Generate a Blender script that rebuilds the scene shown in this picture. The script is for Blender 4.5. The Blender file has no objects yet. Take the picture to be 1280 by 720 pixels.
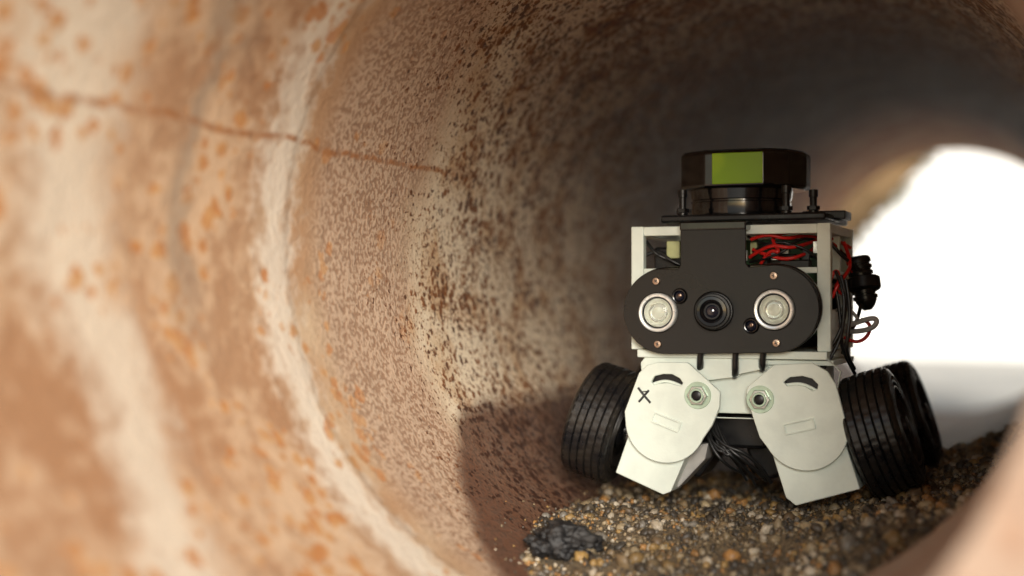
import bpy, math, random
import numpy as np
from mathutils import Vector, Matrix, noise as mn
random.seed(7); rng=np.random.default_rng(5)
S=bpy.context.scene
col=S.collection
R=0.25

# ---------------------------------------------------------------- nodes
class NT:
    def __init__(s,name):
        s.m=bpy.data.materials.new(name); s.m.use_nodes=True
        s.t=s.m.node_tree; s.b=s.t.nodes['Principled BSDF']
    def L(s,a,b): s.t.links.new(a,b)
    def n(s,k): return s.t.nodes.new(k)
    def put(s,sock,v):
        if hasattr(v,'is_output'): s.L(v,sock)
        else: sock.default_value=v
    def math(s,op,a,b=None,c=None,clamp=False):
        n=s.n('ShaderNodeMath'); n.operation=op; n.use_clamp=clamp
        s.put(n.inputs[0],a)
        if b is not None: s.put(n.inputs[1],b)
        if c is not None: s.put(n.inputs[2],c)
        return n.outputs[0]
    def ss(s,v,lo,hi,a=0.0,b=1.0):
        n=s.n('ShaderNodeMapRange'); n.interpolation_type='SMOOTHSTEP'
        s.put(n.inputs['Value'],v); s.put(n.inputs['From Min'],lo); s.put(n.inputs['From Max'],hi)
        n.inputs['To Min'].default_value=a; n.inputs['To Max'].default_value=b
        return n.outputs[0]
    def noise(s,vec,scale,detail=3,rough=.5,dist=0):
        n=s.n('ShaderNodeTexNoise'); n.inputs['Scale'].default_value=scale
        n.inputs['Detail'].default_value=detail; n.inputs['Roughness'].default_value=rough
        n.inputs['Distortion'].default_value=dist
        s.L(vec,n.inputs['Vector']); return n.outputs['Fac']
    def mix(s,f,a,b,mode='MIX'):
        n=s.n('ShaderNodeMix'); n.data_type='RGBA'; n.blend_type=mode
        s.put(n.inputs[0],f)
        for sock,v in ((n.inputs[6],a),(n.inputs[7],b)):
            if hasattr(v,'is_output'): s.L(v,sock)
            else: sock.default_value=(*v,1)
        return n.outputs[2]
    def obj(s):
        return s.n('ShaderNodeTexCoord').outputs['Object']
    def bump(s,h,st,dist=.001):
        n=s.n('ShaderNodeBump'); n.inputs['Strength'].default_value=st; n.inputs['Distance'].default_value=dist
        s.L(h,n.inputs['Height']); s.L(n.outputs[0],s.b.inputs['Normal'])

def simple(name,c,rough=.5,metal=0,var=.12,scale=60,bump=.15,coat=0,c2=None,spec=.5,trans=0):
    k=NT(name); v=k.obj()
    f=k.noise(v,scale,3,.6)
    f2=k.ss(f,.35,.7)
    c2=c2 or tuple(x*(1-var*2.2) for x in c)
    k.L(k.mix(f2,c,c2),k.b.inputs['Base Color'])
    k.L(k.ss(f,.3,.7,max(rough-.08,.02),min(rough+.1,1)),k.b.inputs['Roughness'])
    k.b.inputs['Metallic'].default_value=metal
    k.b.inputs['Coat Weight'].default_value=coat
    k.b.inputs['Specular IOR Level'].default_value=spec
    k.b.inputs['Transmission Weight'].default_value=trans
    if bump: k.bump(k.noise(v,scale*14,2),bump,.0004)
    return k.m

M={}
M['white']=simple('white_printed_plastic',(.73,.80,.72),.48,var=.05,scale=40,bump=.25)
M['black']=simple('black_plastic',(.007,.007,.008),.34,var=.2,scale=70,bump=.1,spec=.4)
M['gloss']=simple('gloss_black_plastic',(.005,.005,.006),.14,var=.1,scale=50,bump=.02,coat=.3)
M['plate']=simple('anodised_dark_plate',(.011,.009,.007),.33,metal=.1,var=.15,scale=22,bump=.15,spec=.45)
M['rubber']=simple('tyre_rubber',(.008,.008,.009),.33,var=.3,scale=60,bump=.4,c2=(.022,.018,.014),spec=.5)
M['steel']=simple('steel',(.6,.6,.57),.28,metal=1,var=.1,scale=200,bump=0)
M['chrome']=simple('lamp_reflector',(.90,.92,.89),.22,metal=.45,var=.03,scale=60,bump=0)
M['copper']=simple('copper_screw',(.55,.40,.30),.3,metal=1,var=.2,scale=300)
M['pcb']=simple('green_board',(.05,.14,.05),.4,var=.3,scale=120)
M['red']=simple('red_wire_insulation',(.65,.02,.015),.35,var=.1)
M['blackwire']=simple('black_wire_insulation',(.010,.010,.010),.35,var=.1)
M['grey']=simple('grey_cable',(.38,.37,.35),.45,var=.1)
M['yellow']=simple('pale_component',(.50,.52,.25),.5,var=.1)
M['nut']=simple('nut_ring',(.50,.64,.50),.35,metal=.35,var=.1,scale=80,bump=0)
M['ink']=simple('ink',(.03,.03,.03),.7,var=.1)
M['lensglass']=simple('lens_glass',(.010,.012,.022),.03,var=.05,bump=0,coat=1)
M['led']=simple('led_die',(.88,.89,.80),.35,var=.05,scale=100,bump=0)
def glassmat():
    k=NT('clear_glass'); v=k.obj()
    f=k.noise(v,20,1); k.L(k.mix(f,(.95,.98,.95),(.98,1,.98)),k.b.inputs['Base Color'])
    k.b.inputs['Roughness'].default_value=.02
    k.b.inputs['Transmission Weight'].default_value=1; k.b.inputs['IOR'].default_value=1.25
    return k.m
M['glass']=glassmat()
def greenmat():
    k=NT('lidar_window'); v=k.obj()
    f=k.noise(v,16,2)
    k.L(k.mix(k.ss(f,.40,.6),(.20,.36,.004),(.46,.66,.010)),k.b.inputs['Base Color'])  # bright green reflection of the window, put into its base colour
    k.b.inputs['Roughness'].default_value=.22; k.b.inputs['Specular IOR Level'].default_value=.3
    return k.m
M['green']=greenmat()

def pipemat():
    k=NT('rusted_painted_steel'); v=k.obj()
    sp=k.n('ShaderNodeSeparateXYZ'); k.L(v,sp.inputs[0]); X,Y,Z=sp.outputs
    big=k.noise(v,5,3,.6); med=k.noise(v,17,4,.6,.4); fine=k.noise(v,75,4,.65)
    nz=k.n('ShaderNodeTexNoise'); nz.inputs['Scale'].default_value=300; nz.inputs['Detail'].default_value=1; k.L(v,nz.inputs['Vector'])
    sm2=nz.outputs['Fac']
    vm=k.n('ShaderNodeVectorMath'); vm.operation='MULTIPLY_ADD'; k.L(nz.outputs['Color'],vm.inputs[0]); vm.inputs[1].default_value=(.006,.006,.006); k.L(v,vm.inputs[2])
    def vor(scale,dens,soft=.10):
        n=k.n('ShaderNodeTexVoronoi'); n.inputs['Scale'].default_value=scale; k.L(vm.outputs[0],n.inputs['Vector'])
        sc=k.n('ShaderNodeSeparateXYZ'); k.L(n.outputs['Color'],sc.inputs[0])
        r=k.math('MULTIPLY',dens,k.math('ADD',.25,k.math('MULTIPLY',sc.outputs[0],.95)))
        return k.ss(k.math('SUBTRACT',n.outputs['Distance'],r),-soft,.02,1,0)
    cream=(.74,.59,.41); tan=(.50,.30,.17); orange=(.54,.21,.06); dark=(.085,.030,.012); grey=(.32,.25,.19)
    mb=k.math('SUBTRACT',med,.5); bb=k.math('SUBTRACT',big,.5); fb=k.math('SUBTRACT',fine,.5); gb=k.math('SUBTRACT',sm2,.5)
    Yw=k.math('ADD',Y,k.math('MULTIPLY',bb,.16))
    Yf=k.math('ADD',Yw,k.math('MULTIPLY',mb,.08))
    c=k.mix(k.ss(big,.38,.62),tan,cream)
    near=k.ss(Y,.76,.82,1,0)
    mot=k.math('ADD',k.math('ADD',med,k.math('MULTIPLY',bb,.6)),k.math('MULTIPLY',fb,.6))
    c=k.mix(k.math('MULTIPLY',near,.8),c,k.mix(k.ss(mot,.36,.64),(.42,.22,.115),(.66,.45,.29)))
    pz=k.math('MULTIPLY',k.ss(Y,.83,.87),k.ss(Yw,.95,1.04,1,0))
    grn=k.math('ADD',k.math('MULTIPLY',gb,1.1),k.math('ADD',k.math('MULTIPLY',fb,.45),.5))
    c=k.mix(k.math('MULTIPLY',pz,.85),c,k.mix(k.ss(grn,.36,.60),(.33,.20,.13),(.60,.44,.32)))
    cz=k.math('MULTIPLY',k.ss(Yw,.96,1.04),k.ss(Yw,1.38,1.75,1,0))
    c=k.mix(k.math('MULTIPLY',cz,.88),c,k.mix(k.ss(med,.42,.66),(.78,.66,.49),(.58,.41,.25)))
    b1=k.ss(k.math('ABSOLUTE',k.math('SUBTRACT',k.math('ADD',Yf,k.math('MULTIPLY',fb,.05)),.60)),.006,.050,1,0)
    b2=k.ss(k.math('ABSOLUTE',k.math('SUBTRACT',k.math('ADD',Y,k.math('ADD',k.math('MULTIPLY',mb,.06),k.math('MULTIPLY',fb,.07))),.797)),.004,.036,1,0)
    c=k.mix(k.math('MULTIPLY',b1,.8),c,(.80,.70,.56))
    c=k.mix(k.math('MULTIPLY',b2,.78),c,(.84,.76,.64))
    od=k.math('MULTIPLY',k.ss(k.math('ADD',med,k.math('MULTIPLY',bb,.7)),.40,.58),.68)
    of=k.math('MULTIPLY',vor(85,od,.25),k.ss(Y,.75,1.05,.85,.15))
    c=k.mix(of,c,k.mix(k.ss(fine,.4,.6),orange,(.60,.31,.115)))
    g=k.math('MULTIPLY',k.ss(k.math('ABSOLUTE',k.math('SUBTRACT',Yf,.705)),.0,.022,1,0),k.ss(Z,-.10,0))
    c=k.mix(k.math('MULTIPLY',g,.6),c,grey)
    ang=k.math('ARCTAN2',Z,k.math('MULTIPLY',X,-1))
    sd=k.math('ABSOLUTE',k.math('SUBTRACT',k.math('ADD',ang,k.math('MULTIPLY',mb,.05)),.262))
    seam=k.math('MULTIPLY',k.ss(sd,.002,.014,1,0),k.ss(Y,1.03,1.15,1,.0))
    c=k.mix(k.math('MULTIPLY',seam,k.ss(fine,.36,.58,.15,.85)),c,(.38,.15,.05))
    dens=k.math('ADD',k.ss(Yw,.80,1.16,.12,.60),k.ss(k.math('ABSOLUTE',k.math('SUBTRACT',Z,-.01)),.08,.22,0,.14))
    dens=k.math('ADD',dens,k.math('MULTIPLY',mb,.75))
    dens=k.math('ADD',dens,k.math('MULTIPLY',bb,.35))
    dens=k.math('MULTIPLY',dens,k.ss(Y,.74,.95,.35,1))
    dens=k.math('MAXIMUM',dens,0)
    s1=vor(165,dens,.10)
    s1=k.math('MULTIPLY',s1,k.ss(Y,.70,1.0,.35,.95))
    s2=vor(330,k.math('ADD',k.math('MULTIPLY',dens,.7),.14),.15)
    c=k.mix(k.math('MULTIPLY',s2,k.ss(Y,.7,.92,.25,.85)),c,(.25,.105,.045))
    c=k.mix(s1,c,k.mix(k.ss(fine,.4,.6),dark,(.23,.082,.026)))
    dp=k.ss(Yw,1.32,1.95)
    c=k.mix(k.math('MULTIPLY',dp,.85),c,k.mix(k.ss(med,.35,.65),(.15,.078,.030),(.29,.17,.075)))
    c=k.mix(k.math('MULTIPLY',k.ss(Y,2.0,2.5),.9),c,k.mix(k.ss(med,.35,.65),(.56,.22,.07),(.74,.42,.18)))  # glow of the lit far end, painted into the pipe colour as orange
    c=k.mix(k.math('MULTIPLY',k.math('MULTIPLY',k.ss(X,.03,.10),k.ss(Y,.90,1.0,1,0)),.8),c,k.mix(k.ss(fine,.4,.6),(.27,.165,.115),(.36,.25,.19)))
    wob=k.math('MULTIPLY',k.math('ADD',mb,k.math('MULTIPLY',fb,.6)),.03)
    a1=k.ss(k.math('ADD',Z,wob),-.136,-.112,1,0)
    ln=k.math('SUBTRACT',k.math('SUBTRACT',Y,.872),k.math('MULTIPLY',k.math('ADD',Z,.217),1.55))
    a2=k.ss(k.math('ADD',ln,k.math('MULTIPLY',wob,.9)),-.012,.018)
    lowdark=k.math('MULTIPLY',a1,a2)  # darker brown low on the pipe side, past a slanting edge
    c=k.mix(k.math('MULTIPLY',lowdark,.92),c,k.mix(k.math('MAXIMUM',s1,k.ss(grn,.45,.6,0,.6)),(.14,.062,.036),(.04,.017,.011)))
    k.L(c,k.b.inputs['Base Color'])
    k.L(k.ss(fine,.3,.7,.5,.78),k.b.inputs['Roughness'])
    k.b.inputs['Specular IOR Level'].default_value=.25
    h=k.math('MULTIPLY',fine,1.2)
    h=k.math('ADD',h,k.math('MULTIPLY',s1,.5))
    h=k.math('ADD',h,k.math('MULTIPLY',sm2,.4))
    k.bump(h,.65,.0014)
    return k.m
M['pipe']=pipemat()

# ---------------------------------------------------------------- mesh helpers
def mkobj(name,verts,faces,mat,parent=None,smooth=False,bevel=0):
    me=bpy.data.meshes.new(name); me.from_pydata([tuple(v) for v in verts],[],faces); me.update()
    if smooth:
        me.polygons.foreach_set('use_smooth',[True]*len(me.polygons))
        me.set_sharp_from_angle(angle=math.radians(35))
    o=bpy.data.objects.new(name,me); col.objects.link(o); me.materials.append(mat)
    if parent: o.parent=parent
    if bevel:
        b=o.modifiers.new('b','BEVEL'); b.width=bevel; b.segments=2; b.limit_method='ANGLE'
    return o

robot=bpy.data.objects.new('pipe_inspection_robot',None); col.objects.link(robot)
robot.location=(-.012,1.05,-.04)
K=1/1640.
def B(u,v,d=0.):
    q=1+d*.93
    return Vector(((u-905)*K*q-.24*d, d, (377-v)/1665.*q))

def fillet(pts,r,n=5):
    out=[]; N=len(pts)
    rr=r if isinstance(r,(list,tuple)) else [r]*N
    for i in range(N):
        p=Vector(pts[i]); a=Vector(pts[i-1])-p; b=Vector(pts[(i+1)%N])-p
        if rr[i]<=0: out.append(tuple(p)); continue
        an=a.angle(b); t=min(rr[i]/math.tan(an/2),a.length*.48,b.length*.48)
        p0=p+a.normalized()*t; p1=p+b.normalized()*t
        for j in range(n+1):
            s=j/n; q=(1-s)**2*p0+2*s*(1-s)*p+s*s*p1
            out.append(tuple(q))
    return out
def circ(cu,cv,r,n=28): return [(cu+r*math.cos(2*math.pi*i/n),cv+r*math.sin(2*math.pi*i/n)) for i in range(n)]

def plate(name,outer,holes,d,thick,mat,bevel=.0006):
    cu=bpy.data.curves.new(name,'CURVE'); cu.dimensions='2D'; cu.fill_mode='BOTH'
    for pts in [outer]+holes:
        sp=cu.splines.new('POLY'); sp.points.add(len(pts)-1)
        for i,(u,v) in enumerate(pts):
            q=B(u,v,d); sp.points[i].co=(q.x,q.z,0,1)
        sp.use_cyclic_u=True
    cu.extrude=max(thick/2-bevel,1e-5); cu.bevel_depth=bevel; cu.bevel_resolution=1; cu.offset=-bevel
    t=bpy.data.objects.new('t',cu); col.objects.link(t)
    dg=bpy.context.evaluated_depsgraph_get(); dg.update()
    me=bpy.data.meshes.new_from_object(t.evaluated_get(dg)); bpy.data.objects.remove(t)
    me.transform(Matrix.Translation((0,d+thick/2,0))@Matrix.Rotation(math.pi/2,4,'X'))
    me.materials.clear(); me.materials.append(mat)
    o=bpy.data.objects.new(name,me); col.objects.link(o); o.parent=robot
    return o

def box(name,u0,u1,v0,v1,d0,d1,mat,bevel=.0007):
    a=B(u0,v1,d0); b=B(u1,v0,d0)
    vs=[(x,y,z) for x in (a.x,b.x) for y in (d0,d1) for z in (a.z,b.z)]
    f=[(0,1,3,2),(4,6,7,5),(0,4,5,1),(2,3,7,6),(0,2,6,4),(1,5,7,3)]
    return mkobj(name,vs,f,mat,robot,bevel=bevel)

def lathe(name,c,axis,prof,mat,seg=48,parent=robot,rf=None,smooth=True):
    ax=Vector(axis).normalized(); up=Vector((0,0,1)) if abs(ax.z)<.9 else Vector((0,1,0))
    e1=ax.cross(up).normalized(); e2=ax.cross(e1).normalized()
    vs=[];fs=[]
    for j,(r,t) in enumerate(prof):
        for i in range(seg):
            a=2*math.pi*i/seg; rr=r if rf is None else rf(r,j,i)
            vs.append(Vector(c)+ax*t+e1*rr*math.cos(a)+e2*rr*math.sin(a))
    for j in range(len(prof)-1):
        for i in range(seg):
            a=j*seg+i; b=j*seg+(i+1)%seg
            fs.append((a,b,b+seg,a+seg))
    if prof[0][0]>1e-6: fs.append(tuple(range(seg))[::-1])
    if prof[-1][0]>1e-6: fs.append(tuple((len(prof)-1)*seg+i for i in range(seg)))
    return mkobj(name,vs,fs,mat,parent,smooth)

def tube(name,pts,r,mat,parent=robot):
    cu=bpy.data.curves.new(name,'CURVE'); cu.dimensions='3D'; cu.bevel_depth=r; cu.bevel_resolution=3; cu.use_fill_caps=True
    sp=cu.splines.new('NURBS'); sp.points.add(len(pts)-1)
    for i,p in enumerate(pts): sp.points[i].co=(*B(*p),1)
    sp.use_endpoint_u=True; sp.order_u=3; cu.resolution_u=8
    t=bpy.data.objects.new('t',cu); col.objects.link(t)
    dg=bpy.context.evaluated_depsgraph_get(); dg.update()
    me=bpy.data.meshes.new_from_object(t.evaluated_get(dg)); bpy.data.objects.remove(t)
    me.materials.clear(); me.materials.append(mat)
    o=bpy.data.objects.new(name,me); col.objects.link(o); o.parent=parent
    return o

# ---------------------------------------------------------------- pipe
seg=240
prof=[]
for yy in np.linspace(.40,.808,56): prof.append((0,yy,0))
prof+=[(.001,.811,1),(.6,.8125,1),(1,.813,1)]
for yy in np.linspace(.82,2.85,220): prof.append((R,yy,2))
prof+=[(R+.013,2.853,3)]
for yy in np.linspace(2.8,.44,30): prof.append((R+.0135,yy,3))
prof+=[(R+.013,.402,3)]
vs=[];fs=[]
for (r,yy,t) in prof:
    for i in range(seg):
        a=2*math.pi*i/seg; x=math.cos(a); z=math.sin(a)
        stp=max(0,min(1,(x+.55)/1.1)); stp=stp*stp*(3-2*stp)
        rs=R-.0003-(.0125+.004*max(0,-z))*stp
        rr=rs if t==0 else (rs+(R-rs)*r if t==1 else r)
        if t in(0,1,2):
            n=mn.noise(Vector((x*2.2,yy*5,z*2.2)))*.0012+mn.noise(Vector((x*9,yy*26,z*9)))*.0004
            rr+=n
            sa=math.atan2(z,-x)-.262
            rr-=.0005*math.exp(-(sa/.010)**2)
        y2=yy
        if yy<.815: y2=yy+(x+1)*.05*max(0,(.8-yy)/.4)+(x+1)*.035*max(0,min(1,(yy-.4)/.41))
        elif t==2 and yy<1.0: y2=yy+(x+1)*.035*(1-(yy-.815)/.185)
        vs.append((rr*x,y2,rr*z))
P=len(prof)
for j in range(P):
    for i in range(seg):
        a=j*seg+i; b=j*seg+(i+1)%seg; j2=((j+1)%P)*seg
        fs.append((a,b,j2+(i+1)%seg,j2+i))
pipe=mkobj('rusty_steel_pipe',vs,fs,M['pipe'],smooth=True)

# ---------------------------------------------------------------- sediment
def sandz(x,y):
    z=-.205+.08*max(x,0)+.16*max(x-.06,0)
    z+= -.20*max(0,1.0-y)
    z+= .016*max(0,min(1,(y-1.05)/.3))*max(0,min(1,(x+.05)/.2))
    if y>1.34: z-=.16*min(y-1.34,.4)
    z+=mn.noise(Vector((x*14,y*14,3)))*.008+mn.noise(Vector((x*45,y*45,1)))*.003
    return z
nx,ny=150,420
vs=[];fs=[]
for j in range(ny):
    yy=.60+j*(2.2/(ny-1))
    for i in range(nx):
        xx=-.22+i*(.45/(nx-1))
        z=sandz(xx,yy)+mn.noise(Vector((xx*200,yy*200,1)))*.0012
        rr=math.hypot(xx,z)
        if rr>R+.006:
            z=-math.sqrt(max((R+.006)**2-xx*xx,1e-6))
        vs.append((xx,yy,z))
for j in range(ny-1):
    for i in range(nx-1):
        a=j*nx+i; fs.append((a,a+1,a+nx+1,a+nx))
k=NT('damp_sand'); v=k.obj()
f=k.noise(v,500,3,.7); f2=k.noise(v,25,3)
c=k.mix(k.ss(f,.35,.65),(.07,.050,.030),(.26,.19,.105)); c=k.mix(k.ss(f2,.4,.7,0,.5),c,(.06,.045,.03))
k.L(c,k.b.inputs['Base Color']); k.b.inputs['Roughness'].default_value=.8; k.bump(f,.9,.002)
sand=mkobj('sand_sediment',vs,fs,k.m,smooth=True)

import bmesh
def ico(sub):
    bm=bmesh.new(); bmesh.ops.create_icosphere(bm,subdivisions=sub,radius=1)
    V=np.array([v.co[:] for v in bm.verts]); F=np.array([[w.index for w in f.verts] for f in bm.faces]); bm.free(); return V,F
V1,F1=ico(1); V2,F2=ico(2)
AV=[];AF=[];off=0
def addstone(x,y,z,r,V,F):
    global off
    q=rng.normal(size=4); q/=np.linalg.norm(q); w,a,b,c=q
    Rm=np.array([[1-2*(b*b+c*c),2*(a*b-c*w),2*(a*c+b*w)],[2*(a*b+c*w),1-2*(a*a+c*c),2*(b*c-a*w)],[2*(a*c-b*w),2*(b*c+a*w),1-2*(a*a+b*b)]])
    sc=np.array([1,rng.uniform(.6,1),rng.uniform(.45,.85)])*r
    P_=(V*(1+rng.uniform(-.22,.22,size=(len(V),1))))*sc
    P_=P_@Rm.T+np.array([x,y,z])
    AV.append(P_);AF.append(F+off);off+=len(V)
for n_ in range(27000):
    yy=rng.uniform(.66,1.34) if rng.random()<.88 else rng.uniform(1.34,2.0)
    xx=rng.uniform(-.2,.215)
    z=sandz(xx,yy)
    r=float(min(.0072,rng.lognormal(math.log(.0015),.52)))
    if math.hypot(xx,z)>R+.002 : continue
    if yy<.89 and math.hypot(xx,z)>R-.014: continue
    big=r>.0032
    addstone(xx,yy,z+r*.2,r,V2 if big else V1,F2 if big else F1)
for n_ in range(700):
    yy=rng.uniform(.88,1.4); a=-math.pi/2-rng.uniform(.25,.75)
    zs=sandz(R*math.cos(a),yy)
    z=R*math.sin(a)
    if z<zs-.002 or z>zs+abs(rng.normal())*.012: continue
    r=rng.uniform(.0005,.0013)
    addstone((R-r*.5)*math.cos(a),yy,(R-r*.5)*math.sin(a),r,V1,F1)
VV=np.concatenate(AV);FF=np.concatenate(AF)
me=bpy.data.meshes.new('gravel'); me.vertices.add(len(VV)); me.vertices.foreach_set('co',VV.astype(np.float32).ravel())
me.loops.add(FF.size); me.loops.foreach_set('vertex_index',FF.astype(np.int32).ravel())
me.polygons.add(len(FF)); me.polygons.foreach_set('loop_start',np.arange(0,FF.size,3,dtype=np.int32))
me.update(calc_edges=True); me.validate()
g=bpy.data.objects.new('gravel',me); col.objects.link(g)
k=NT('mixed_pebbles'); v=k.obj()
gi=k.n('ShaderNodeNewGeometry'); cr=k.n('ShaderNodeValToRGB'); cr.color_ramp.interpolation='CONSTANT'
k.L(gi.outputs['Random Per Island'],cr.inputs[0])
cols=[(.03,.026,.022),(.30,.21,.11),(.09,.072,.05),(.46,.35,.20),(.16,.105,.055),(.36,.22,.07),(.21,.19,.16),(.60,.51,.38),(.06,.043,.028),(.36,.28,.17),(.40,.20,.06),(.04,.038,.036)]
e=cr.color_ramp.elements
while len(e)<len(cols): e.new(.5)
for i,c in enumerate(cols): e[i].position=i/len(cols); e[i].color=(*c,1)
c=k.mix(k.ss(k.noise(v,900,2),.35,.7,0,.5),cr.outputs[0],(.08,.058,.034))
c=k.mix(k.ss(k.noise(v,22,3),.42,.68,0,.55),c,(.05,.037,.024))
k.L(c,k.b.inputs['Base Color']); k.b.inputs['Roughness'].default_value=.5
me.materials.append(k.m)

# dark rock: rough lump with crumbs, one mesh
bm=bmesh.new()
for (cx,cy,cz,s) in ((0,0,0,1),(-.018,-.010,-.005,.42),(.018,.004,-.002,.5),(-.002,-.014,-.006,.36),(.012,-.012,-.006,.28),(-.022,.004,-.004,.3)):
    b2=bmesh.new(); bmesh.ops.create_icosphere(b2,subdivisions=5 if s==1 else 4,radius=1)
    for w in b2.verts:
        p=w.co.copy(); q=p+Vector((cx*90,cy*90,s*5)); n=mn.noise(q*1.4)*.45+mn.noise(q*3.3)*.28+mn.noise(q*9)*.12
        w.co=p*(1+n); w.co.x*=.0190; w.co.y*=.014; w.co.z*=.0130
        if w.co.z>.011: w.co.z=.011+(w.co.z-.011)*.35
        w.co=w.co*s+Vector((cx,cy,cz))
    t=bpy.data.meshes.new('t'); b2.to_mesh(t); b2.free(); bm.from_mesh(t); bpy.data.meshes.remove(t)
me=bpy.data.meshes.new('dark_rock'); bm.to_mesh(me); bm.free()
me.polygons.foreach_set('use_smooth',[True]*len(me.polygons))
rk=bpy.data.objects.new('dark_rock',me); col.objects.link(rk); rk.location=(-.098,.937,-.206); rk.rotation_euler=(.1,.12,.5)
me.materials.append(simple('dark_stone',(.010,.010,.011),.5,var=.3,scale=90,bump=1,c2=(.030,.027,.025)))

# ---------------------------------------------------------------- robot
W=M['white']
fd=.014; bd=.125
for nm,u0,u1 in(('frame_post_front_left',785,801),('frame_post_front_right',1018,1034)):
    box(nm,u0,u1,281,438,fd,fd+.008,W)
def xbox(name,x0,x1,z0,z1,y0,y1,mat,bevel=.0007):
    vs=[(x,y,z) for x in (x0,x1) for y in (y0,y1) for z in (z0,z1)]
    f=[(0,1,3,2),(4,6,7,5),(0,4,5,1),(2,3,7,6),(0,2,6,4),(1,5,7,3)]
    return mkobj(name,vs,f,mat,robot,bevel=bevel)
xl0=B(785,0,fd).x; xl1=B(801,0,fd).x; xr0=B(1018,0,fd).x; xr1=B(1034,0,fd).x
zt=B(0,281,fd).z; zt0=B(0,293,fd).z; zb=B(0,438,fd).z
xbox('frame_post_rear_right',xr0,xr1,zb,zt,bd-.008,bd,W)
xbox('frame_post_rear_left',xl0,xl1,zb,zt,bd-.008,bd,W)
xbox('frame_top_front',xl1,xr0,zt0,zt-.0003,fd+.0005,fd+.0075,W)
xbox('frame_top_rear',xl1,xr0,zt0,zt-.0003,bd-.0075,bd-.0005,W)
xbox('frame_top_right',xr0+.0005,xr1-.0005,zt0,zt-.0003,fd+.008,bd-.008,W)
xbox('frame_top_left',xl0+.0005,xl1-.0005,zt0,zt-.0003,fd+.008,bd-.008,W)
zm=B(0,338,fd).z
xbox('frame_rail_right',xr0+.001,xr1-.001,zm-.006,zm,fd+.008,bd-.008,W)
xbox('frame_rail_front',xl1,xr0,zm-.0025,zm+.002,fd+.001,fd+.006,W)
xbox('frame_side_right',xr0+.002,xr1-.002,zb+.002,zm-.03,fd+.008,bd-.03,W)
xbox('frame_side_left',xl0+.002,xl1-.002,zb+.002,zm-.03,fd+.008,bd-.03,W)
xbox('frame_mid_post',xr0+.002,xr1-.002,zm,zt0,fd+.055,fd+.062,W)
xbox('lower_deck',xl0+.006,xr1-.002,zb-.006,zb,fd-.004,bd,W)
xbox('lower_deck_rib',xl0+.012,xr1+.002,zb-.0105,zb-.0065,fd+.001,bd-.01,W)
for i in range(4):
    xbox('deck_rib_%d'%(i+1),xr0-.004,xr1+.0015,zb-.0035+.005*i,zb-.0012+.005*i,fd+.010+.02*i,fd+.020+.02*i,W,.0003)
xbox('inner_board',xl1+.004,xr0-.004,zm-.05,zt0-.002,.07,.0725,M['pcb'])
xbox('inner_battery',xl1+.002,xl1+.03,zm-.04,zt0-.008,.035,.065,M['black'],.002)
xbox('inner_component',B(831,0,.03).x,B(848,0,.03).x,B(0,322,.03).z,B(0,300,.03).z,.03,.036,M['yellow'])
xbox('inner_module',.018,.045,zm-.03,zm+.013,.045,.065,M['black'],.001)
xbox('inner_connector',.035,.058,zm-.002,zm+.008,.03,.04,M['black'],.001)
xbox('inner_tray',xl1,xr0,zm-.012,zm-.009,.03,bd-.01,M['black'])
xbox('rear_cover',xl1,xr0,zb,zm+.012,bd-.007,bd-.004,M['black'])
for i in range(9):
    xbox('inner_chip_%d'%(i+1),-.004+i*.008,.001+i*.008,zm+.003+(i%3)*.005,zm+.010+(i%3)*.006,.034,.0385,(M['steel'],M['led'],M['yellow'],M['black'])[i%4],.0002)
def arc(cu,cv,r,a0,a1,n=20):
    return [(cu+r*math.cos(math.radians(a0+(a1-a0)*i/n)),cv-r*math.sin(math.radians(a0+(a1-a0)*i/n))) for i in range(n+1)]
pill=arc(829,389,54.5,270,100)+[(846,336),(849,331),(849,284),(931,284),(931,329),(935,334)]+arc(966,386,54.5,88,-90)
holes=[circ(820,391,25.5),circ(966,387,25.5),circ(891,389,24.5),circ(848,370,9.5,20),circ(938,407,9.5,20)]
plate('camera_plate',pill,holes,0,.0028,M['plate'],.0005)
plate('camera_plate_backing',arc(831,387,54,270,90)+arc(970,384,54,90,-90),[],.0045,.006,M['gloss'],.0012)
xbox('neck_fold',B(848,0,0).x,B(932,0,0).x,B(0,287,0).z,B(0,276,0).z,-.0012,.022,M['gloss'],.0012)
def facing(name,u,v,d,prof,mat,seg=40,tilt=(0,0),rf=None):
    ax=Vector((tilt[0],-1,tilt[1]))
    return lathe(name,B(u,v,d),ax,[(r*K,t) for r,t in prof],mat,seg,rf=rf)
for i,(u,v) in enumerate(((820,391),(966,387))):
    n='lamp_%d_'%(i+1)
    facing(n+'bezel',u,v,0,[(19.3,-.004),(19.6,.0018),(20.4,.0028),(22.8,.0031),(24.2,.0023),(24.6,.0002),(24.6,-.004)],M['chrome'],56)
    facing(n+'gasket',u,v,0,[(19.5,-.004),(19.4,.0016),(18.6,.0019),(18.0,.0012),(17.8,-.004)],M['black'],56)
    facing(n+'reflector',u,v,0,[(0,-.0028),(7,-.0026),(11,-.0018),(14,-.0006),(17.8,.0010),(17.9,-.0045)],M['led'],56)
    facing(n+'emitter',u,v,0,[(7.0,-.0034),(7.0,-.0006),(5.0,.0003),(0,.0005)],M['led'],24)
    facing(n+'inner_ring',u,v,0,[(9.2,-.003),(9.4,.0002),(10.2,.0006),(11.2,.0002),(11.4,-.002)],M['chrome'],40)
    facing(n+'glass',u,v,0,[(17.5,.0006),(17.4,.0018),(15,.0028),(11,.0038),(6,.0044),(0,.0046)],M['glass'],48)
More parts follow.
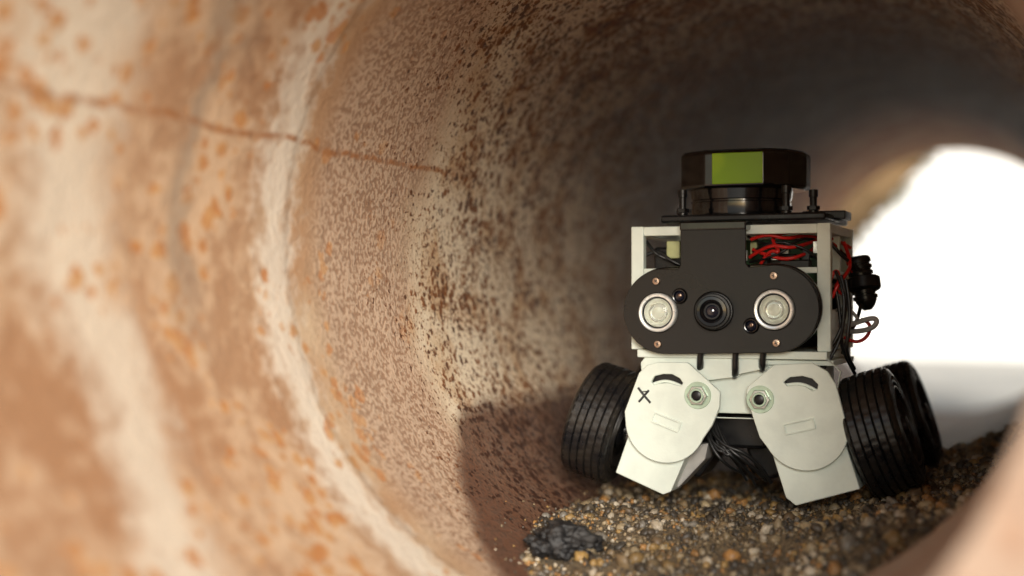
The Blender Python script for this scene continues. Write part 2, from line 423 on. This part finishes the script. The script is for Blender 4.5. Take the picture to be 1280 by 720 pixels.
for i,(u,v) in enumerate(((848,370),(938,407))):
    facing('sensor_ring_%d'%(i+1),u,v,0,[(6.6,-.003),(7,.0016),(8.2,.0018),(9.2,.0008),(9.3,-.003)],M['gloss'],28)
    facing('sensor_eye_%d'%(i+1),u,v,0,[(6.8,-.002),(6,.0004),(3.5,.0018),(0,.0022)],M['lensglass'],28)
    facing('sensor_core_%d'%(i+1),u+1,v-1,0,[(2.6,.0012),(2,.0022),(0,.0027)],M['copper'],16)
def ridged(r,j,i): return r*(1.0 if (i%2) else .965)
t=(.10,0.0)
facing('lens_mount',892,389,0,[(24,-.003),(24,.0022),(22.8,.0032),(19,.0034),(19,-.001)],M['black'],48,t)
facing('lens_barrel',892,389,0,[(20,0),(20,.004)],M['black'],72,t)
facing('lens_ring',892,389,0,[(21.5,.0045),(22.3,.005),(22.3,.0095),(21.3,.0102),(17,.0104),(16.2,.0095)],M['black'],96,t,ridged)
facing('lens_front',892,389,0,[(18.5,.009),(18.8,.0140),(18,.0150),(14.5,.0152),(12.5,.0135),(10.2,.0125),(10,.011)],M['gloss'],56,t)
facing('lens_inner_ring',892,389,0,[(10.6,.0122),(10.4,.0132),(9.6,.0134),(9.3,.012)],M['black'],40,t)
facing('lens_element',892,389,0,[(9.3,.0112),(7,.0130),(4,.0139),(0,.0142)],M['lensglass'],40,t)
for i,(u,v) in enumerate(((818,351),(820,431),(966,345),(969,428))):
    o=facing('screw_%d'%(i+1),u,v,0,[(4.9,-.0005),(5.0,.0010),(4.2,.0018),(0,.0021)],M['copper'],20)
    for r_ in (0,1):
        s_=facing('screw_%d_slot_%d'%(i+1,r_+1),u,v,0,[(3.0,.0014),(3.0,.00225)],M['ink'],4,)
        c0=B(u,v,0)
        for w in s_.data.vertices:
            dx=w.co.x-c0.x; dz=w.co.z-c0.z
            a_=math.radians(45+90*r_+20*i); xx=dx*math.cos(a_)+dz*math.sin(a_); zz=-dx*math.sin(a_)+dz*math.cos(a_)
            zz*=.22
            w.co.x=c0.x+xx*math.cos(a_)-zz*math.sin(a_); w.co.z=c0.z+xx*math.sin(a_)+zz*math.cos(a_)
        s_.location.y=-.00008*r_
torso=[(806,444),(1030,446),(1046,462),(1040,492),(940,523),(894,523),(800,490),(797,455)]
plate('torso_panel',fillet(torso,4),[fillet([(870,448),(878,448),(878,462),(870,462)],3),fillet([(914,446),(922,446),(922,470),(914,470)],3),fillet([(947,446),(957,446),(957,460),(947,460)],3)],.012,.005,W)
xbox('torso_core',B(820,0,.03).x,B(1020,0,.03).x,B(0,515,.03).z,B(0,448,.03).z,.0185,.10,W,.001)
def rot(pts,c,a):
    a=math.radians(a); return [(c[0]+(x-c[0])*math.cos(a)-(y-c[1])*math.sin(a),c[1]+(x-c[0])*math.sin(a)+(y-c[1])*math.cos(a)) for x,y in pts]
legL=[(806,458),(820,454),(858,454),(899,490),(898,510),(889,532)]+arc(829,530,52,-22,-172,22)+[(776,518),(795,468)]
slotL=[(811,479),(815,472),(826,469),(838,469),(848,474),(852,480),(849,484),(842,482),(832,480),(822,481),(814,483)]
legR=[(932,489),(934,482),(966,455),(1012,452),(1030,462),(1040,478),(1053,528)]+arc(1003,532,52,5,-150,22)+[(948,545),(933,500)]
slotR=[(977,476),(985,470),(1000,468),(1012,471),(1019,478),(1018,484),(1012,486),(1004,481),(993,479),(982,481)]
plate('leg_plate_left',fillet(legL,[3]*2+[6]*3+[0]*24+[5,5][:len(legL)-29],2),[fillet(slotL,1.5,2),circ(871,495,9,20)],.004,.004,W,.0006)
plate('leg_plate_right',fillet(legR,[3]*7+[0]*23+[6]*2,2),[fillet(slotR,1.5,2),circ(949,498,9,20)],.004,.004,W,.0006)
plate('slot_backing_left',fillet([(805,464),(858,464),(856,490),(805,490)],4),[],.0086,.002,M['black'],.0003)
plate('slot_backing_right',fillet([(972,464),(1024,464),(1024,490),(972,490)],4),[],.0086,.002,M['black'],.0003)
tube('slot_guide_left',[(812,483,.0078),(822,478,.0078),(838,478,.0078),(850,484,.0078)],.0012,W)
tube('slot_guide_right',[(978,480,.0078),(992,477,.0078),(1006,479,.0078),(1018,486,.0078)],.0012,W)
for i,(u,v) in enumerate(((871,495),(949,498))):
    facing('pivot_washer_%d'%(i+1),u,v,.004,[(10,-.003),(10,.0008),(16.5,.0010),(17,.0004),(17,-.0002)],M['nut'],40)
    facing('pivot_nut_%d'%(i+1),u,v,.004,[(13,.001),(13,.0030),(12,.0038),(7.2,.0040),(6.8,.003)],M['steel'],6)
    facing('pivot_nut_collar_%d'%(i+1),u,v,.004,[(9.5,.003),(9.2,.0050),(8.4,.0054),(6.6,.0054),(6.2,.0035)],M['nut'],32)
    facing('pivot_bolt_%d'%(i+1),u,v,.004,[(6.4,.002),(6.2,.0040),(4.8,.0045),(0,.0045)],M['black'],24)
def frame_outline(name,c,w,h,a):
    o=rot(fillet([(c[0]-w,c[1]-h),(c[0]+w,c[1]-h),(c[0]+w,c[1]+h),(c[0]-w,c[1]+h)],2),c,a)
    i_=rot(fillet([(c[0]-w+1.8,c[1]-h+1.8),(c[0]+w-1.8,c[1]-h+1.8),(c[0]+w-1.8,c[1]+h-1.8),(c[0]-w+1.8,c[1]+h-1.8)],1.2),c,a)
    plate(name,o,[i_],.0026,.0018,W,.0001)
frame_outline('leg_emboss_left',(830,530),19,7,20)
frame_outline('leg_emboss_right',(996,530),19,7,-14)
def stroke(n,pts,w=.0006):
    tube(n,[(p[0],p[1],.0038) for p in pts],w,M['ink'])
stroke('ink_mark_1',[(794,487),(800,495),(810,506)],.0009)
stroke('ink_mark_2',[(808,490),(802,497),(795,505)],.0009)
stroke('ink_mark_3',[(797,493),(803,491),(808,492)],.0005)
def prism(name,pts,d0,d1,mat,bevel=.0008):
    n=len(pts); f=[B(u,v,d0) for u,v in pts]
    vs=[tuple(p) for p in f]+[(p.x,d1,p.z) for p in f]
    fs=[tuple(range(n))[::-1],tuple(range(n,2*n))]+[(i,(i+1)%n,(i+1)%n+n,i+n) for i in range(n)]
    o=mkobj(name,vs,fs,mat,robot,bevel=bevel)
    bm=bmesh.new(); bm.from_mesh(o.data); bmesh.ops.recalc_face_normals(bm,faces=bm.faces); bm.to_mesh(o.data); bm.free()
    return o
prism('lower_bracket_left',[(784,540),(764,597),(826,622),(836,618),(856,572),(862,550)],.0095,.040,W)
prism('lower_bracket_right',[(962,560),(980,618),(992,627),(1068,603),(1050,545)],.0095,.040,W)
prism('bracket_side_left',[(846,560),(838,612),(846,612),(880,575),(884,555)],.024,.045,M['grey'])
for sgn,nm in((-1,'left'),(1,'right')):
    for y0,q in((.045,'front'),(.185,'rear')):
        c=Vector((sgn*.109,y0,-.098)); ax=Vector((sgn*math.cos(math.radians(18)),0,math.sin(math.radians(18))))
        w=.0195
        prof=[(.018,-w+.004),(.026,-w+.002),(.034,-w+.0015),(.038,-w+.0002),(.0415,-w),(.0440,-w*.94),(.0458,-w*.84)]
        nb=5; 
        for bnd in range(nb):
            t0=-w*.80+bnd*(w*1.6/nb); t1=t0+w*1.6/nb
            rr=.0466+.0006*(1-abs(bnd-2)/2)
            prof+=[(rr-.0022,t0+.0002),(rr,t0+.0009),(rr,t1-.0009),(rr-.0022,t1-.0002)]
        prof+=[(.0458,w*.84),(.0440,w*.94),(.0415,w),(.038,w-.0002),(.034,w-.0015),(.026,w-.002),(.018,w-.006)]
        def tread(r_,j,i,_n=len(prof)):
            ph=(i+(j//4)*2)%5
            if r_>.0464 and ph==0: return r_-.0004
            if j in (6,_n-7) and (i%5)<2: return r_-.0010
            return r_
        lathe('wheel_%s_%s'%(q,nm),c,ax,prof,M['rubber'],200,rf=tread)
        lathe('wheel_hub_%s_%s'%(q,nm),c,ax,[(0,-w-.004),(.006,-w-.004),(.007,-w+.001),(.017,-w+.0035),(.0185,-w+.005),(.0185,w-.007),(.016,w-.004),(.008,w-.002),(.007,w+.001),(0,w+.002)],M['black'],32)
        for rr in (.030,.0345,.039):
            for sd_ in (-1,1):
                lathe('sidewall_ring_%s_%s_%d_%d'%(q,nm,rr*10000,sd_+1),c,ax*sd_,[(rr-.001,w-.003),(rr-.0007,w+.0005),(rr+.0007,w+.0005),(rr+.001,w-.003)],M['rubber'],64)
        lathe('drive_motor_%s_%s'%(q,nm),c-ax*.021,-ax,[(.012,0),(.0135,.002),(.0135,.030),(.012,.033),(0,.033)],M['steel'] if q=='front' else M['black'],32)
    prism('rear_arm_%s'%nm,[(905+sgn*40,470),(905+sgn*120,470),(905+sgn*130,570),(905+sgn*70,590)],.10,.145,M['black'],.002)
    prism('rear_leg_plate_%s'%nm,[(905+sgn*20-8,480),(905+sgn*90-8,460),(905+sgn*118-8,560),(905+sgn*60-8,580)],.15,.155,W,.001)
prism('belly_box',[(868,515),(970,515),(955,560),(885,560)],.045,.17,M['black'],.003)
prism('motor_housing_left',[(850,535),(895,530),(900,560),(872,600),(845,590)],.045,.085,M['black'],.003)
prism('motor_housing_right',[(935,530),(972,535),(982,590),(950,600),(930,560)],.06,.095,M['black'],.003)
for i in range(9):
    x0=880+random.uniform(-6,20); x1=940+random.uniform(-15,30)
    tube('belly_cable_%d'%(i+1),[(x0,528,.03),(x0+8,560+random.uniform(-8,12),.022),(x1-20,575+random.uniform(-14,16),.025),(x1,600+random.uniform(-12,8),.05)],random.uniform(.0009,.0016),M['blackwire'])
for i,(u,v1) in enumerate(((874,462),(918,470),(952,461))):
    tube('torso_cable_%d'%(i+1),[(u+1,440,.006),(u,448,.007),(u,v1-4,.0085),(u-1,v1,.016)],.0024,M['blackwire'])

# lidar
ld=.028
xc=B(930,0,ld+.045).x; yc=ld+.050
xbox('sensor_base_plate',B(826,0,ld).x,B(1030,0,ld).x,B(0,277,ld).z,B(0,268,ld).z,ld-.006,ld+.10,M['black'],.0015)
xbox('sensor_base_tab',B(1000,0,.06).x,B(1052,0,.06).x,B(0,276.5,.06).z,B(0,266,.06).z,.06,.09,M['black'],.001)
zl=lambda v,d=.03:B(0,v,d).z
lathe('lidar_base',(xc-.004,yc,0),(0,0,1),[(.0385,zl(276)),(.0395,zl(270)),(.0395,zl(250)),(.0385,zl(249)),(.0385,zl(247)),(.040,zl(246)),(.041,zl(233)),(.036,zl(231)),(.036,zl(229))],M['gloss'],72)
def footprint(s=1.0):
    pts=[(-.0225,-.047),(.0240,-.047),(.041,-.032),(.0495,-.006),(.0495,.012),(.035,.038),(.010,.048),(-.012,.048),(-.036,.038),(-.0475,.012),(-.0475,-.018),(-.046,-.028)]
    return [(xc+x*s,yc+y*s) for x,y in pts]
def rings(name,levels,mat,bev=.0012):
    vs=[];fs=[];n=12
    for s,z in levels: vs+=[(x,y,z) for x,y in footprint(s)]
    for j in range(len(levels)-1):
        for i in range(n):
            a_=j*n+i;b_=j*n+(i+1)%n; fs.append((a_,b_,b_+n,a_+n))
    fs.append(tuple(range(n))[::-1]); fs.append(tuple((len(levels)-1)*n+i for i in range(n)))
    return mkobj(name,vs,fs,mat,robot,bevel=bev)
rings('lidar_head',[(.96,zl(234)),(1.0,zl(231)),(1.0,zl(190)),(.97,zl(187))],M['gloss'])
rings('lidar_cap',[(.95,zl(186.9)),(.95,zl(185.5))],M['black'],.0003)
xbox('lidar_window',xc-.0160,xc+.0235,zl(229.5),zl(190.5),yc-.0477,yc-.0465,M['green'],.0008)
for i,(u,d,v0) in enumerate(((852,.03,236),(981,.03,234),(1014,.06,240),(868,.10,240))):
    c=B(u,275,d)
    h=B(0,v0,d).z-c.z
    lathe('standoff_%d'%(i+1),c,(0,0,1),[(.0042,0),(.0042,.006),(.0028,.0065),(.0028,h-.006),(.0036,h-.0055),(.0036,h),(0,h+.0005)],M['black'],20)
    lathe('standoff_nut_%d'%(i+1),c+Vector((0,0,.0065)),(0,0,1),[(.005,0),(.005,.003),(0,.003)],M['black'],6,smooth=False)

def w(name,pts,r=.0011,m='blackwire'): tube(name,pts,r,M[m])
reds=[[(938,300,.025),(955,292,.022),(980,300,.024),(1000,296,.04),(1030,300,.06),(1052,320,.08),(1062,345,.08)],
 [(936,322,.030),(960,305,.024),(985,312,.022),(1010,305,.04),(1035,296,.07),(1058,312,.09)],
 [(950,330,.030),(960,312,.024),(975,318,.022),(960,296,.03),(990,290,.05),(1016,292,.06)],
 [(1034,350,.03),(1040,335,.03),(1046,350,.035),(1038,362,.03),(1050,368,.035),(1054,376,.05)],
 [(1036,372,.03),(1043,355,.028),(1052,345,.04),(1060,330,.06),(1050,305,.07)],
 [(940,312,.03),(970,326,.026),(1000,322,.026),(1015,312,.05)],
 [(1070,398,.06),(1082,402,.06),(1078,420,.06),(1062,428,.06),(1050,420,.06)]]
for i,p in enumerate(reds): w('red_wire_%d'%(i+1),p,.0014,'red')
blacks=[[(934,296,.035),(960,310,.028),(990,306,.026),(1015,318,.03),(1030,340,.04)],
 [(940,315,.03),(965,300,.026),(1000,310,.03),(1012,322,.05)],
 [(936,328,.03),(970,322,.024),(995,300,.03),(1015,300,.05),(1040,310,.07),(1064,330,.08)],
 [(1040,340,.03),(1050,360,.026),(1050,400,.024),(1044,430,.028),(1026,458,.02)],
 [(1046,345,.03),(1054,370,.028),(1048,410,.026),(1030,440,.024),(1022,460,.03)],
 [(1052,350,.03),(1058,380,.028),(1054,420,.026),(1052,440,.03),(1062,458,.05)],
 [(1040,360,.03),(1046,390,.03),(1046,430,.03),(1056,452,.05),(1066,470,.08)],
 [(1070,380,.07),(1066,400,.065),(1056,415,.06),(1048,440,.05)],
 [(805,300,.03),(815,315,.026),(825,320,.03),(845,330,.03)],
 [(803,318,.028),(820,310,.03),(835,325,.028),(848,330,.03)],
 [(1030,300,.05),(1044,318,.05),(1058,330,.06),(1070,340,.07)]]
for i,p in enumerate(blacks): w('black_wire_%d'%(i+1),p,.0014 if i>2 else .0011)
w('grey_cable_1',[(1050,408,.05),(1070,400,.05),(1086,396,.05),(1089,402,.05),(1082,410,.05),(1060,414,.05),(1046,412,.06)],.002,'grey')
w('grey_cable_2',[(1034,390,.05),(1048,384,.05),(1060,388,.05),(1066,398,.05)],.0013,'grey')
prof=[(0,0),(.006,0),(.0085,.001)]
for i in range(7): prof+=[(.0095,.003+i*.0048),(.0095,.0055+i*.0048),(.0082,.006+i*.0048),(.0082,.0072+i*.0048)]
prof+=[(.006,.040),(.003,.043),(0,.043)]
lathe('cable_connector',B(1066,322,.085),(.19,0,-1),prof,M['black'],28)
lathe('cable_connector_nut',B(1073,348,.08),(.15,-.2,-1),[(.0115,0),(.0125,.001),(.0125,.009),(.0115,.010)],M['black'],12)

# ---------------------------------------------------------------- outside
def plane(name,x0,x1,y0,y1,z,mat):
    return mkobj(name,[(x0,y0,z),(x1,y0,z),(x1,y1,z),(x0,y1,z)],[(0,1,2,3)],mat)
plane('ground',-150,150,-150,150,-.265,simple('pale_dry_ground',(.62,.59,.53),.9,var=.12,scale=3,bump=.3))
backdrop=mkobj('added_white_backdrop',[(-3,6,-.3),(8,6,-.3),(8,6,3),(-3,6,3),(-3,6.25,-.3),(8,6.25,-.3),(8,6.25,3),(-3,6.25,3)],[(0,1,2,3),(4,7,6,5),(3,2,6,7),(0,4,5,1),(0,3,7,4),(1,5,6,2)],simple('backdrop_white',(.82,.82,.80),.8,var=.02,scale=4))  # added white surface facing the sun, so the far opening burns out
dv=Vector((.167,0,.186)).normalized(); nv=Vector((-dv.z,0,dv.x))
p0=Vector((-.247,3.3,.114))-dv*.52
vs=[]
for y_ in (0,.05):
    for s_,t_ in ((0,0),(1.3,0),(1.3,.11),(0,.11)):
        q=p0+dv*s_+nv*t_; vs.append((q.x,q.y+y_,q.z))
mkobj('leaning_timber_beam',vs,[(0,1,2,3),(4,7,6,5),(0,4,5,1),(1,5,6,2),(2,6,7,3),(3,7,4,0)],simple('weathered_timber',(.20,.12,.05),.8,var=.2,scale=12),bevel=.004)
vs=[];fs=[]
for n_ in range(6000):
    s_=rng.uniform(-.1,1.3); t_=abs(rng.normal())*.20+.03
    q=p0+dv*s_+nv*t_+Vector((0,rng.uniform(.06,.40),0)); q.z=max(q.z+rng.normal()*.015,-.24)
    a_=rng.normal(size=3); a_/=np.linalg.norm(a_); b_=rng.normal(size=3); b_-=a_*np.dot(a_,b_); b_/=np.linalg.norm(b_)
    L_=rng.uniform(.012,.03); Wd=L_*.45; qn=np.array(q)
    o_=len(vs); vs+=[tuple(qn-a_*L_),tuple(qn+b_*Wd),tuple(qn+a_*L_),tuple(qn-b_*Wd)]; fs.append((o_,o_+1,o_+2,o_+3))
for n_ in range(14):
    s_=rng.uniform(0,1.2); q=p0+dv*s_; bx=Vector((-.62+rng.normal()*.04,3.55,-.265)); tx=p0+dv*s_+nv*rng.uniform(.1,.4)+Vector((0,.2,0))
    o_=len(vs)
    for p_,r_ in ((bx,.008),(tx,.003)):
        for a_ in range(5): vs.append((p_.x+r_*math.cos(a_*1.2566),p_.y+r_*math.sin(a_*1.2566),p_.z))
    for a_ in range(5): fs.append((o_+a_,o_+(a_+1)%5,o_+5+(a_+1)%5,o_+5+a_))
mkobj('shrub',vs,fs,simple('leaves',(.08,.10,.025),.6,var=.2,scale=8,c2=(.13,.09,.03)))

# ---------------------------------------------------------------- light
A=math.radians(24.5); E=math.radians(16)
dirv=Vector((-math.sin(A)*math.cos(E),math.cos(A)*math.cos(E),-math.sin(E)))
sd=bpy.data.lights.new('sun','SUN'); sd.energy=5; sd.angle=math.radians(26); sd.color=(1,.955,.885)
so=bpy.data.objects.new('sun',sd); col.objects.link(so); so.rotation_euler=dirv.to_track_quat('-Z','Y').to_euler()
wd=bpy.data.worlds.new('World'); S.world=wd; wd.use_nodes=True
nt=wd.node_tree; bg=nt.nodes['Background']; sk=nt.nodes.new('ShaderNodeTexSky'); sk.sky_type='NISHITA'; sk.sun_disc=False
sk.sun_elevation=E; sk.sun_rotation=math.pi-A
nt.links.new(sk.outputs[0],bg.inputs[0]); bg.inputs[1].default_value=.14

cam=bpy.data.cameras.new('Camera'); co=bpy.data.objects.new('Camera',cam); col.objects.link(co)
co.location=(.24,0,-.04); co.rotation_euler=(math.radians(90.55),0,math.radians(22))
cam.lens=50; cam.sensor_width=36; cam.clip_start=.02; cam.clip_end=500
cam.dof.use_dof=True; cam.dof.focus_distance=1.07; cam.dof.aperture_fstop=2.2
S.camera=co
S.view_settings.view_transform='Standard'; S.view_settings.look='None'; S.view_settings.exposure=0
